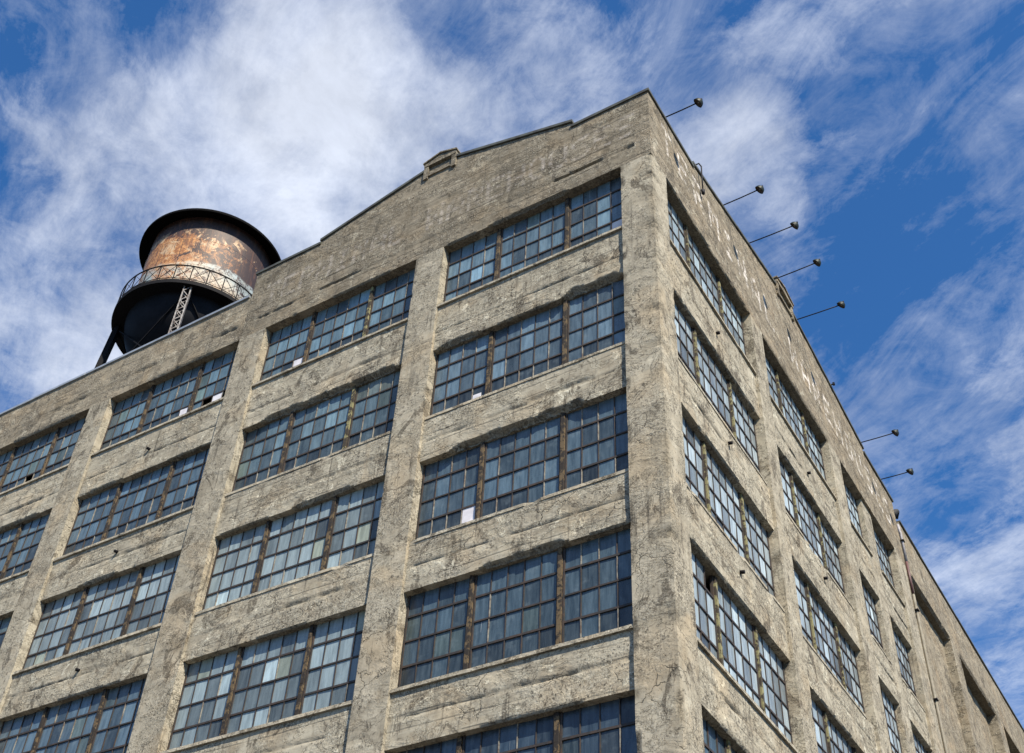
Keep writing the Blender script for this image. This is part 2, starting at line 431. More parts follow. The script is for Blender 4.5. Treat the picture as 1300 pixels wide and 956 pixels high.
def corner_column():
    """one continuous L-shaped skin round the outer corner, worn along the arris"""
    w = .87; res = .055; n1 = int(w/res); path = []
    for i in range(n1+1): path.append(('F', w-w*i/n1))
    for i in range(1, n1+1): path.append(('R', w*i/n1))
    v = []; wear = []; f = []; z0, z1 = 6., ZF; nr = int((z1-z0)/.065)
    for j in range(nr+1):
        z = z0+(z1-z0)*j/nr
        for sd, s in path:
            x, y, _ = W(sd, s, 0, z)
            key = (x, y, z)
            c = .004*nz(key, 1.2, 4) + .004*nz(key, 5., 3); wv = 0.
            e = s
            if e < .16:
                k = (1-e/.16)
                ch = max(0., nz((3, 8, z), .9, 5) - .15)*.60 + .03
                c += k*k*(.012 + ch*.20)*(.8+.6*nz(key, 4., 3)); wv = min(1, ch*5*k)
            if w-e < .1:
                ch = max(0., nz((13 if sd == 'F' else 29, 8, z), 1.7, 5)-.1); c += (1-(w-e)/.1)*ch*.05; wv = max(wv, min(1, ch*4))
            for za, zb2, dep in ((25.3, 25.95, .035), (24.2, 24.9, .05), (26.35, 26.6, .03), (21.4, 21.75, .05), (20.3, 20.6, .03), (15.1, 15.5, .05), (13.2, 13.8, .045)):
                if za < z < zb2 and e < .55:
                    q = math.sin(math.pi*(z-za)/(zb2-za))*max(0, 1-e/.55)
                    c += dep*q*(.6+1.2*max(0, nz(key, 3.5, 4))); wv = max(wv, q)
            if sd == 'F': p = (x, y+c, z)
            else: p = (x-c, y, z)
            if s == 0: p = (x-c*.7, y+c*.7, z)
            v.append(p); wear.append(wv)
    n = len(path)
    for j in range(nr):
        for i in range(n-1): f.append((j*n+i, j*n+i+1, (j+1)*n+i+1, (j+1)*n+i))
    # inner returns
    m = len(v)
    for j in range(nr+1):
        z = z0+(z1-z0)*j/nr
        v += [(-w, .5, z), (-.5, .5, z), (-.5, w, z)]; wear += [0, 0, 0]
    for j in range(nr):
        a, b = j, j+1
        f.append((a*n, b*n, m+b*3, m+a*3)); f.append((m+a*3, m+b*3, m+b*3+1, m+a*3+1)); f.append((m+a*3+1, m+b*3+1, m+b*3+2, m+a*3+2)); f.append((m+a*3+2, m+b*3+2, b*n+n-1, a*n+n-1))
    me = bpy.data.meshes.new('corner_pilaster'); me.from_pydata(v, [], f); me.update()
    bm = bmesh.new(); bm.from_mesh(me); bmesh.ops.recalc_face_normals(bm, faces=bm.faces); bm.to_mesh(me); bm.free()
    for nm, dat in (('wear', wear), ('paint', [0.]*len(v))):
        a = me.attributes.new(nm, 'FLOAT', 'POINT'); a.data.foreach_set('value', dat)
    me.materials.append(M['pilaster'])
    o = bpy.data.objects.new('corner_pilaster', me); COL.objects.link(o); o.parent = bld
    o['label'] = 'wide corner pilaster with a battered chipped edge'
corner_column()
mb = MB(); mb.box((-.87, .0, 0), (0, .87, 6.)); mb.build('plinth', M['pilaster'], bld)

# friezes / parapets
lf = lettering('TERMINAL WAREHOUSES', 13.15, 28.42, .95, .675, True)
parF = relief('parapet', 'F', 0.0, 13.78, ZF, 31.4, 0, .45, M['frieze'], bld, .058, top=gable_f, paint=lf, chip=.8, chip_edges='B',
       rough=.006, spalls=[(2.4, 4.9, .16, .10), (5.3, 6.2, .08, .05), (8.2, 10.2, .06, .05)],
       grooves=[(0, 13.7, 27.93, .06, .022), (0, 13.7, 28.36, .05, .012), (1.35, 2.95, 27.95, .055, .14), (9.2, 10.9, 27.93, .05, .12), (11.8, 13.3, 27.9, .06, .05), (.3, .75, 27.95, .08, .06), (0, 13.7, 29.5, .05, .010)])
lr = lettering('TERMINAL WAREHOUSES', .75, 28.45, 1.15, 1.02)
parR = relief('parapet', 'R', 0.0, 20.60, ZF, 31.4, 0, .45, M['frieze_side'], bld, .062, top=gable_r, paint=lr, chip=.8, chip_edges='B',
       rough=.006, spalls=[(.9, 6.3, .05, .04), (7.4, 12.6, .05, .04)],
       grooves=[(0, 20.5, 27.93, .06, .022), (0, 20.5, 28.36, .05, .012)])
wingF = relief('parapet', 'F', 13.80, 33.4, ZF, 29.16, 0.012, .45, M['wing'], bld, .075, chip=.8, chip_edges='B', rough=.005,
       grooves=[(13.8, 33., 27.93, .06, .02), (14., 15.2, 27.95, .09, .06), (17.5, 18.6, 28.0, .08, .05), (20.4, 22.5, 28.0, .09, .05)], spalls=[(15, 17.5, .07, .05), (21, 24, .07, .05)])
wingF['label'] = 'lower straight parapet of the left wing'

def coping(side, pts, mat, over=.05, th=.10, back=.5, name='coping'):
    mb = MB()
    for (s0, z0), (s1, z1) in zip(pts[:-1], pts[1:]):
        L = abs(s1-s0)
        if L < .02: continue
        k = max(1, int(L/2.4))
        for q in range(k):
            a = s0+(s1-s0)*q/k; b = s0+(s1-s0)*(q+1)/k; za = z0+(z1-z0)*q/k; zb = z0+(z1-z0)*(q+1)/k
            j = random.uniform(-.008, .008); ov = over+random.uniform(-.006, .006)
            vs = [W(side, a+.004, -ov, za+j), W(side, b-.004, -ov, zb+j), W(side, b-.004, back, zb+j), W(side, a+.004, back, za+j)]
            n = len(mb.v)
            mb.v += vs + [(x, y, z+th) for x, y, z in vs]
            for f in ((0,3,2,1),(4,5,6,7),(0,1,5,4),(1,2,6,5),(2,3,7,6),(3,0,4,7)): mb.f.append(tuple(n+i for i in f))
    return mb
e = .003
cp = coping('F', [(-.05, 30.03+e), (2.36, 30.03+e)], M['coping']).build('coping', M['coping'], parF)
for pts in ([(2.30, 30.25+e), (6.28, 31.33+e)], [(7.42, 31.33+e), (11.25, 30.35+e)], [(11.2, 30.2+e), (13.84, 30.2+e)]):
    coping('F', pts, M['coping'], .05 if pts[0][0] != 11.2 else .045).build('coping', M['coping'], parF)
for pts in ([(.52, 30.03+e), (2.9, 30.03+e)], [(2.85, 30.2+e), (9.38, 31.4+e)], [(10.82, 31.4+e), (17.45, 30.42+e)], [(17.4, 30.2+e), (20.66, 30.2+e)]):
    coping('R', pts, M['coping']).build('coping', M['coping'], parR)
coping('R', [(-.045, 30.035), (.52, 30.035)], M['coping'], .048, .092, .4).build('coping', M['coping'], parR)
coping('F', [(13.86, 29.163), (33.4, 29.163)], M['coping_pale'], .04, .09).build('coping', M['coping_pale'], wingF)

def crest(side, a, b, zp, ztop, parent):
    """peaked block with a sunk panel on the middle of a parapet"""
    mb = MB()
    d0 = -.07; d1 = .62; base = zp-.42
    # two small piers, header and the block body
    def bx(s0, s1, dd0, dd1, z0, z1):
        p = [W(side, s0, dd0, z0), W(side, s1, dd1, z1)]
        lo = tuple(min(p[0][i], p[1][i]) for i in range(3)); hi = tuple(max(p[0][i], p[1][i]) for i in range(3))
        mb.box(lo, hi, .006)
    bx(a, a+.16, d0, .02, base, ztop-.13)
    bx(b-.16, b, d0, .02, base, ztop-.13)
    bx(a, b, d0-.02, .03, ztop-.14, ztop)
    bx(a+.15, b-.15, d0+.015, .02, base+.10, base+.16)
    bx(a+.004, b-.004, .018, d1, zp-.01, ztop-.003)
    n = len(mb.v); m = (a+b)/2
    A_, B_ = a-.03, b+.03; t_ = .055
    pts = [W(side, u, dd, z) for dd in (d0-.05, d1) for u, z in ((A_, ztop+.002), (m, ztop+.21), (B_, ztop+.002), (B_, ztop+.002+t_), (m, ztop+.21+t_), (A_, ztop+.002+t_))]
    mb.v += pts
    for f in ((0,1,4,5),(1,2,3,4),(6,11,10,7),(7,10,9,8),(5,4,10,11),(4,3,9,10),(0,6,7,1),(1,7,8,2),(0,5,11,6),(2,8,9,3)): mb.f.append(tuple(n+i for i in f))
    n = len(mb.v)
    mb.v += [W(side, u, dd, z) for dd in (d0-.005, d1-.02) for u, z in ((a, ztop-.004), (b, ztop-.004), (m, ztop+.205))]
    for f in ((0,1,2),(3,5,4),(0,2,5,3),(1,4,5,2)): mb.f.append(tuple(n+i for i in f))
    mb.build('parapet_crest', M['frieze'], parent)
crest('F', 6.26, 7.42, 31.33, 31.62, parF)
crest('R', 9.38, 10.82, 31.4, 31.72, parR)

# spandrels
SPALL = {('F',0,1):[(.95,2.6,.34,.16),(4.9,6.2,.22,.12),(3.,4.4,.10,.06)],('F',0,2):[(1.9,5.5,.30,.15)],('F',0,3):[(2.3,4.4,.22,.12),(.95,1.8,.06,.05)],
         ('F',1,1):[(7.5,12.1,.26,.14)],('F',1,2):[(8.3,10.2,.16,.1),(11.,12.6,.08,.06)],('F',1,3):[(9.,10.5,.07,.05)],
         ('F',2,1):[(17.4,19.,.12,.08),(14.,15.6,.08,.06)],('F',2,2):[(16.3,17.8,.12,.08)],('F',3,1):[(21.,23.5,.14,.09)],
         ('R',0,1):[(1.2,6.1,.06,.05)],('R',0,2):[(2.,4.3,.07,.05)],('R',0,3):[(1.2,5.0,.08,.06)],('R',1,1):[(8.2,10.6,.06,.05)],('R',1,2):[(7.6,9.6,.06,.05)]}
windows = []
def facade(side, bays):
    for bi, (a, b) in enumerate(bays):
        for k in range(7):
            zt, zb = ZT[k], ZB[k]
            znext = ZT[k+1] if k < 6 else 0.
            fine = k < 4
            sp = relief('spandrel', side, a-.02, b+.02, znext, zb, SP, .36, M['spandrel'], bld, .045 if fine else .25,
                   spalls=SPALL.get((side, bi, k+1), [(a+1.1, b-2.2, .05, .04)]) if fine else (), chip=1. if fine else 0., chip_edges='B',
                   grooves=[(a, b, znext+(.62 if side == 'F' else .70)+random.uniform(-.03, .03), .034, .03), (a+.8, a+2.6, znext+.66, .07, .035 if (bi+k) % 2 else .01)] if fine else (), rough=.005)
            # sill: projecting slab on some floors, flush and broken on others
            proj = .06 if (k in (0, 3) or (side == 'F' and bi > 1 and k < 3)) else .02
            mb = MB(); n = 26; h = .085
            for i in range(n):
                s0 = a+.012+(b-a-.024)*i/n; s1 = a+.012+(b-a-.024)*(i+1)/n
                def q(s, u):  # u 0 bottom front ,1 top front
                    g = max(0, nz((s, zb, 7+ord(side[0])), 1.6, 4)-.45)*(.30 if proj < .03 else .12)
                    return -proj+min(g, .10)*(1 if proj < .03 else .4)+.003*nz((s, zb, u), 7, 2)
                P = [W(side, s0, SP+q(s0, 0), zb+.003), W(side, s1, SP+q(s1, 0), zb+.003), W(side, s1, SP+q(s1, 1)+.006, zb+h), W(side, s0, SP+q(s0, 1)+.006, zb+h),
                     W(side, s0, GL+.05, zb+.003), W(side, s1, GL+.05, zb+.003), W(side, s1, GL+.05, zb+h+.02), W(side, s0, GL+.05, zb+h+.02)]
                m = len(mb.v); mb.v += P
                mb.f += [(m, m+1, m+2, m+3), (m+3, m+2, m+6, m+7), (m, m+4, m+5, m+1)]
                if i == 0: mb.f.append((m, m+3, m+7, m+4))
                if i == n-1: mb.f.append((m+1, m+5, m+6, m+2))
            mb.build('sill', M['sill'], sp, fix=False)
            # broken (partly hidden) rust edge and the steel sash
            windows.append((side, bi, k, a, b, zb+h, zt))
facade('F', BAYS_F); facade('R', BAYS_R)

TONE = {}
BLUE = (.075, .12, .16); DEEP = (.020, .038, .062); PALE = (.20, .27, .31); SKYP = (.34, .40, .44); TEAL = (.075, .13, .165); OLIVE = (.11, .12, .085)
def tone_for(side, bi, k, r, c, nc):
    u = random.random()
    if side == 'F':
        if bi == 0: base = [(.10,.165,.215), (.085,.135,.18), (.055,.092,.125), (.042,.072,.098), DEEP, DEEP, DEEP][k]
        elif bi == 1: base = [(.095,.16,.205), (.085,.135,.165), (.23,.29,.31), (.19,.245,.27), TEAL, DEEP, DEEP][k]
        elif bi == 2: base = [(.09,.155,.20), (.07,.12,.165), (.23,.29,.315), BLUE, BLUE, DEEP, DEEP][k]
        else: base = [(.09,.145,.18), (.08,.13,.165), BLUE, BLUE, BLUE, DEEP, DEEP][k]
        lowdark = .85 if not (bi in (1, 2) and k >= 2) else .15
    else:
        base = (.30, .365, .405) if k < 4 else TEAL  # paler glass colour stands in for bright sky mirrored on this side
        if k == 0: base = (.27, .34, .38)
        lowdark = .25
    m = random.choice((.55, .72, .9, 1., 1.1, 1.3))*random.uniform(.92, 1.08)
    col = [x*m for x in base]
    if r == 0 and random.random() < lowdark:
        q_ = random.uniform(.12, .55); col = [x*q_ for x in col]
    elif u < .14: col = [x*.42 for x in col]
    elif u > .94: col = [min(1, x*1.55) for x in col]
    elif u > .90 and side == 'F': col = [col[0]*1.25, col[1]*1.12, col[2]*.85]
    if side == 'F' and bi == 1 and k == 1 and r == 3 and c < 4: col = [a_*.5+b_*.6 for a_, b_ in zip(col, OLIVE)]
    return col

OPEN = {('F',2,0):[(10,0),(12,0)], ('R',0,3):[(3,3)], ('F',1,1):[], ('F',3,0):[(7,0)]}
BOARDS = {('F',1,0):[(3,0)], ('F',0,2):[(3,0)], ('F',2,0):[(11,0),(8,0)], ('F',0,0):[(12,0)], ('F',0,1):[(3,0)], ('F',3,0):[(0,0)]}
def make_window(side, bi, k, a, b, z0, z1):
    wide = (b-a) > 3
    z1b = z1+.05
    H = z1b-z0; nr = 4; mw = .115
    if wide: groups = [4, 5, 4]
    else: groups = [6]
    avail = (b-a) - mw*(len(groups)-1) - .06
    pw = avail/sum(groups); x = a+.03
    frame = MB(); pale = MB(); gl = []
    mull = []
    ci = 0
    for gi, g in enumerate(groups):
        xs = [x+pw*i for i in range(g+1)]
        def fb(s0, s1, zz0, zz1, d0, d1, M_):
            p, q = W(side, s0, d0, zz0), W(side, s1, d1, zz1)
            M_.box(tuple(min(p[i], q[i]) for i in range(3)), tuple(max(p[i], q[i]) for i in range(3)), .0015)
        # outer angle of the sash
        fb(xs[0], xs[0]+.035, z0, z1b, GL-.03, GL+.03, frame); fb(xs[-1]-.035, xs[-1], z0, z1b, GL-.03, GL+.03, frame)
        fb(xs[0]+.036, xs[-1]-.036, z0+.001, z0+.04, GL-.028, GL+.028, frame)
        for r in range(1, nr):
            zz = z0+H*r/nr; hw = .024 if r in (1, 3) else .019
            fb(xs[0]+.036, xs[-1]-.036, zz-hw, zz+hw, GL-.027, GL+.02, frame)
        for i in range(1, g):
            for r in range(nr):
                za = z0+H*r/nr+.027; zb_ = z0+H*(r+1)/nr-.027
                tgt = pale if (side == 'F' and random.random() < (.55 if r == 0 else .22)) else frame
                fb(xs[i]-.0105, xs[i]+.0105, za, zb_, GL-.022, GL+.018, tgt)
        for i in range(g):
            for r in range(nr):
                if (ci+i, r) in OPEN.get((side, bi, k), ()): continue
                tx, tz = random.gauss(0, .0022), random.gauss(0, .003)
                s0, s1 = xs[i], xs[i+1]; za = z0+H*r/nr; zb_ = z0+H*(r+1)/nr
                off = random.uniform(-.001, .001)
                P = [W(side, s0, GL+off-tx-tz, za), W(side, s1, GL+off+tx-tz, za), W(side, s1, GL+off+tx+tz, zb_), W(side, s0, GL+off-tx+tz, zb_)]
                if side == 'F': P = P[::-1]
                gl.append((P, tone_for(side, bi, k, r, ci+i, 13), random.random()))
        if gi < len(groups)-1: mull.append(xs[-1])
        x = xs[-1]+mw; ci += g
    nf = len(frame.f); off = len(frame.v); frame.v += pale.v; frame.f += [tuple(i+off for i in f_) for f_ in pale.f]
    w = frame.build('window', M['muntin'], bld, mat2=M['muntin_pale'], split=nf)
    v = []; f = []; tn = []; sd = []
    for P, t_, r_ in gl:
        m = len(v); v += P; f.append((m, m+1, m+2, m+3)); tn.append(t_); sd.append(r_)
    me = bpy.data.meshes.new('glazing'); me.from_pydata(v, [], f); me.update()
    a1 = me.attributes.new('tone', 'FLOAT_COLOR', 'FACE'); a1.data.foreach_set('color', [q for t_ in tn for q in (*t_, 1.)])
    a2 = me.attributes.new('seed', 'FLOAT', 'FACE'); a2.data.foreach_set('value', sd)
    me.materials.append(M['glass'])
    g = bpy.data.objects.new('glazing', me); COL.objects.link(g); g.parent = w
    for xm in mull:
        mb = MB(); n = 22
        for i in range(n):   # weathered casing, its edges nibbled
            za = z0+(z1b-z0)*i/n; zb_ = z0+(z1b-z0)*(i+1)/n
            j1 = .010*nz((xm, k, za), 6, 3); j2 = .010*nz((xm+9, k, za), 6, 3); dj = .008*nz((xm, za, 3+k), 7, 3)
            p, q = W(side, xm+.008+abs(j1), GL-.075+abs(dj), za), W(side, xm+mw-.008-abs(j2), GL+.05, zb_-.0005)
            mb.box(tuple(min(p[i_], q[i_]) for i_ in range(3)), tuple(max(p[i_], q[i_]) for i_ in range(3)))
        mt = M['mullion_green'] if (side == 'R' or (bi, k) in ((1, 1), (1, 0)) and xm < a+2.2+1) else M['mullion']
        mb.build('mullion', mt, w)
    for (c, r) in BOARDS.get((side, bi, k), ()):
        # board or card behind / over a pane
        gi = 0; cc = c; xx = a+.03
        for g_ in groups:
            if cc < g_: break
            cc -= g_; xx += pw*g_+mw
        s0 = xx+pw*cc+.02; s1 = s0+pw-.04
        # columns on the front count from the photograph's left, i.e. from the far jamb
        za = z0+H*r/nr+.04; zb_ = za+H/nr-.07
        if (side, bi, k) == ('F', 0, 1): s0, zb_ = s0+.12, zb_-.22   # only a torn half card
        mb = MB(); p, q = W(side, s0, GL-.012, za), W(side, s1, GL-.004, zb_)
        mb.box(tuple(min(p[i], q[i]) for i in range(3)), tuple(max(p[i], q[i]) for i in range(3)), .006)
        mb.build('pane_board', M['board'], w)
# on the front, s grows to the left of the picture: mirror the column numbers given from picture left
for D in (OPEN, BOARDS):
    for key in list(D):
        if key[0] == 'F': D[key] = [(12-c, r) for c, r in D[key]]
for w_ in windows: make_window(*w_)

# interior: slabs, back walls and roof keep the rooms dark behind missing panes
mb = MB()
for k in range(7):
    z = ZB[k]-.35
    mb.box((-33.3, .5, z-.25), (-.5, 7.9, z)); mb.box((-8.0, 8.0, z-.25), (-.5, 20.5, z))
mb.build('floor_slab', M['void'], bld)
mb = MB()
mb.box((-33.35, 8.0, 0), (-8.1, 8.3, 28.0)); mb.box((-8.4, 8.31, 0), (-8.05, 20.6, 28.0)); mb.box((-8.04, 20.3, 0), (-.45, 20.6, 28.6)); mb.box((-33.4, .46, 0), (-33.2, 7.99, 28))
mb.build('rear_wall', M['void'], bld)
mb = MB(); mb.box((-33.3, .46, 28.3), (-.46, 8.4, 28.5)); mb.box((-8.4, 8.41, 28.3), (-.46, 20.5, 28.5)); mb.build('roof_deck', M['roofing'], bld)
mb = MB(); mb.box((-13.78, .452, 28.5), (-13.4, 8., 30.1)); mb.box((-13.4, 7.7, 28.5), (-8.5, 8., 30.1)); mb.build('roof_parapet_return', M['wing'], bld)

# far wing on the right side
WY0, WY1, WZ = 21.15, 46., 29.62
wp = relief('parapet', 'R', WY0, WY1, 27.35, WZ, .02, .45, M['wing'], bld, .09, chip=.8, chip_edges='B', spalls=[(21.5, 26.2, .16, .12), (27.6, 33, .1, .06)], rough=.005)
wp['label'] = 'plain parapet of the far right wing'
coping('R', [(WY0, WZ+.003), (WY1, WZ+.003)], M['coping'], .04, .07).build('coping', M['coping'], wp)
for a, b in ((20.98, 21.35), (26.3, 27.5), (33., 34.1), (39.6, 40.7), (45, 46)):
    relief('pilaster', 'R', a, b, 8., 27.35, .02, .5, M['wing'], bld, .1, chip=1., chip_edges='LR')
    relief('pilaster', 'R', a, b, 0., 8., .02, .5, M['wing'], bld, .4, chip=0)
relief('blind_panel', 'R', 21.36, 26.29, 0.2, 27.33, .34, .1, M['wing'], bld, .12, chip=0, rough=.02)
for a, b in ((27.5, 33.), (34.1, 39.6), (40.7, 45.)):
    relief('blind_panel', 'R', a+.01, b-.01, 0.2, 27.33, .42, .1, M['wing'], bld, .25, chip=0, rough=.02)
mb = MB(); mb.box((-8., 20.62, 28.3), (-.5, 46, 28.6)); mb.box((-8.4, 20.62, 0), (-8., 46, 28.3)); mb.box((-7.99, 45.7, 0), (-.5, 46, 28.29)); mb.build('roof_deck', M['roofing'], bld)
mb = MB(); mb.box((-.40, 20.62, 0), (-.14, 20.97, 28.9)); mb.build('joint_infill', M['wing'], bld)
# torn roofing felt bulging over the joint, and the rain pipe
mb = MB()
pts = []
for i in range(9):
    a = i/8
    pts.append((-.12+.14*math.sin(a*3.0), 20.75+.5*a, 29.72+.30*math.sin(a*2.6)))
mb.tube(pts, .13, 8, .07); mb.build('roofing_roll', M['roofing'], bld, True)
dp = empty('downpipe', (0.0, 20.84, 0), 'thin white and dark red rain pipe in the joint before the far right wing', 'pipe')
mb = MB(); mb.tube([(-.02, 20.84, 29.3), (.02, 20.84, 28.9), (.02, 20.84, 27.6)], .05, 10); mb.build('upper_pipe', M['pipe_white'], dp, True)
mb = MB(); mb.tube([(.02, 20.84, 27.6), (.02, 20.84, 26.2)], .05, 10); mb.build('painted_pipe', M['pipe_red'], dp, True)
mb = MB(); mb.tube([(.02, 20.84, 26.2), (.02, 20.84, .05)], .045, 10); mb.build('lower_pipe', simple('pipe_grey', c4(.18,.165,.13), .8), dp, True)
for z in (28.5, 25.5, 22., 18., 14., 10., 6., 2.):
    mb = MB(); mb.box((-.15, 20.75, z), (.10, 20.93, z+.05)); mb.build('clamp', M['iron'], dp)

# small drain outlets poking from the spandrels
def spout(side, s, z):
    mb = MB(); p = W(side, s, SP+.06, z+.02); q = W(side, s, SP-.09, z-.015)
    mb.tube([p, q], .045, 10)
    mb.build('drain_spout', M['iron'], bld, True)
for s, z in ((16.58, 24.07), (16.57, 20.35), (16.6, 16.66)): spout('F', s, z)
for s, z in ((3.7, 24.06), (3.8, 20.42), (3.74, 16.7), (10.1, 24.05), (10.15, 20.43)): spout('R', s, z)

# ------------------------------------------------------------------ floodlights
def lamp(y, z, L, dz, label, tip=0., yaw=0.):
    t = empty('floodlight', (0, y, z), label, 'floodlight', 'floodlights reaching out from the parapet')
    mb = MB(); mb.tube([(-.32, y, z+.02), (0, y, z+.03), (L*.5, y, z+.03+dz*.5-.01), (L-.06, y, z+.03+dz)], .019, 8); mb.build('arm', M['arm'], t, True)
    mb = MB(); mb.box((-.40, y-.05, z-.002), (-.24, y+.05, z+.10)); mb.box((-.10, y-.035, z-.002), (.02, y+.035, z+.05)); mb.build('bracket', M['arm'], t)
    # deep bowl shade, its mouth turned down and back to the wall
    Mx = Matrix.Rotation(R(46+tip), 4, 'Y') @ Matrix.Rotation(R(yaw), 4, 'X')
    prof = [(.0, .125), (.04, .122), (.085, .10), (.125, .062), (.150, .015), (.160, -.03), (.168, -.045), (.160, -.045), (.150, -.028), (.140, .012), (.115, .055), (.075, .092), (.0, .112)]
    c = (L, y, z+.03+dz-.01)
    prof = [(r_*.9, z_*.85) for r_, z_ in prof]
    mb = MB(); mb.lathe(prof, c, 28, Mx); sh = mb.build('shade', M['lamp_metal'], t, True)
    mb = MB(); mb.lathe([(0, .088), (.062, .072), (.098, .040), (.120, .008), (.131, -.026)], c, 28, Mx); mb.build('reflector', M['lamp_inner'], sh, True)
    mb = MB(); mb.lathe([(0, -.025), (.022, -.018), (.030, .01), (.026, .04), (.016, .06), (.014, .08)], c, 16, Mx); mb.build('bulb', M['bulb'], sh, True)
    mb = MB(); top = Mx @ Vector((0, 0, .105)); top = Vector(c)+top
    mb.tube([top-Vector((.0, 0, .02)), top+Vector((.01, 0, .05))], .03, 10, .02)
    mb.build('hood_cap', M['arm'], t, True)
def lz(y): return gable_r(y)+.10
specs = [(1.06, 1.02, -.02, 'floodlight nearest the building corner, on the shortest arm over the flat parapet end'),
         (5.06, 1.20, .03, 'second floodlight from the building corner, alone above the first wide window bay'),
         (7.10, 1.52, -.02, 'third floodlight from the corner, long arm above the second pilaster'),
         (9.22, 1.50, .02, 'floodlight just before the peaked block of the right parapet'),
         (11.23, 1.56, -.06, 'floodlight just past the peaked block of the right parapet'),
         (17.22, 1.28, -.04, 'sixth floodlight, first of the far pair near the building end'),
         (19.27, 1.12, -.04, 'farthest floodlight, nearest to the far right wing')]
for i, (y, L, dz, lb) in enumerate(specs):
    lamp(y, lz(y), L, dz, lb, tip=random.uniform(-5, 5), yaw=random.uniform(-5, 5))
z3 = lz(3.15)
t = empty('broken_floodlight', (0, 3.15, z3), 'bent dead lamp arm hooked over the right parapet and hanging down its face', 'floodlight')
mb = MB(); mb.tube([(-.2, 3.1, z3+.02), (-.02, 3.12, z3+.10), (.09, 3.15, z3+.14), (.14, 3.2, z3+.02), (.12, 3.22, z3-.4), (.10, 3.25, z3-1.05)], .022, 8); mb.build('arm', M['arm'], t, True)
mb = MB(); mb.tube([(.10, 3.24, z3-1.0), (.10, 3.26, z3-1.16)], .06, 10, .04); mb.build('lamp_socket', M['arm'], t, True)
mb = MB(); mb.box((-.28, 3.04, z3-.003), (-.12, 3.16, z3+.06)); mb.build('bracket', M['arm'], t)
t = empty('lamp_stub', (0, 14.3, lz(14.3)), 'tiny stub of a lost lamp arm in the long gap between floodlights', 'lamp bracket')
mb = MB(); mb.tube([(-.25, 14.3, lz(14.3)+.02), (.14, 14.3, lz(14.3)+.03)], .03, 8); mb.build('arm', M['arm'], t, True)
mb = MB(); mb.box((.10, 14.26, lz(14.3)-.02), (.17, 14.34, lz(14.3)+.08)); mb.build('end_cap', M['arm'], t)

# ------------------------------------------------------------------ water tower
TX, TY, ZBL = -24.48, 5.93, 38.0
tw = empty('water_tower', (TX, TY, 28.5), 'rusty orange and black rooftop water tank with balcony on laced steel legs', 'water tower')
rc = 2.74
mb = MB(); prof = [(rc, ZBL)]
for i in range(1, 24):
    z = ZBL+4.75*i/24
    prof.append((rc+(.02 if i in (8, 16) else 0), z))
prof.append((rc, ZBL+4.75))
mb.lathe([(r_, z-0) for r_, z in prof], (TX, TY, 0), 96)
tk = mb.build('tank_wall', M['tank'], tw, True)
tk.location = (0, 0, 9.5)   # local frame sits at the balcony so the rust bands follow the tank
tk.data.transform(Matrix.Translation((0, 0, -9.5)))
mb = MB()
for zz in (ZBL+1.58, ZBL+3.16): mb.lathe([(rc+.004, zz), (rc+.02, zz+.005), (rc+.02, zz+.06), (rc+.004, zz+.065)], (TX, TY, 0), 96)
mb.build('seam_band', M['tank'], tk, True)
mb = MB(); zr = ZBL+4.60
mb.lathe([(rc-.05, zr+.10), (3.20, zr-.06), (3.25, zr-.10), (3.27, zr-.08), (3.27, zr+.05), (1.6, zr+.95), (.25, zr+1.55), (.22, zr+1.75), (0, zr+1.8)], (TX, TY, 0), 96)
rf = mb.build('roof', M['roof_black'], tw, True)
mb = MB(); prof = []
for i in range(25):
    a = math.pi/2*i/24
    prof.append((rc*.995*math.cos(a), ZBL-.02-2.55*math.sin(a)))
mb.lathe(prof, (TX, TY, 0), 96)
bw = mb.build('bowl', M['tank_black'], tw, True)
mb = MB(); mb.tube([(TX, TY, ZBL-2.5), (TX, TY, 28.5)], .28, 16); mb.build('riser_pipe', M['tank_black'], tw, True)
mb = MB(); mb.lathe([(rc-.03, ZBL-.16), (3.26, ZBL-.16), (3.29, ZBL-.18), (3.29, ZBL+.02), (3.26, ZBL+.02), (rc-.03, ZBL-.02)], (TX, TY, 0), 96)
bl = mb.build('balcony', M['iron'], tw, False)
mb = MB(); NP = 30; rr_ = 3.25
def ring(z, r, th):
    mb.lathe([(r-th, z-th), (r+th, z-th), (r+th, z+th), (r-th, z+th), (r-th, z-th)], (TX, TY, 0), 90)
ring(ZBL+.92, rr_, .022); ring(ZBL+.12, rr_, .012)
for i in range(NP):
    a = 2*math.pi*i/NP; a2 = 2*math.pi*(i+1)/NP; am = (a+a2)/2
    pt = lambda q, z: (TX+rr_*math.cos(q), TY+rr_*math.sin(q), z)
    mb.bar(pt(a, ZBL), pt(a, ZBL+.92), .03)
    mb.bar(pt(a, ZBL+.10), pt(a2, ZBL+.90), .018); mb.bar(pt(a2, ZBL+.10), pt(a, ZBL+.90), .018)
mb.build('railing', M['iron'], bl)
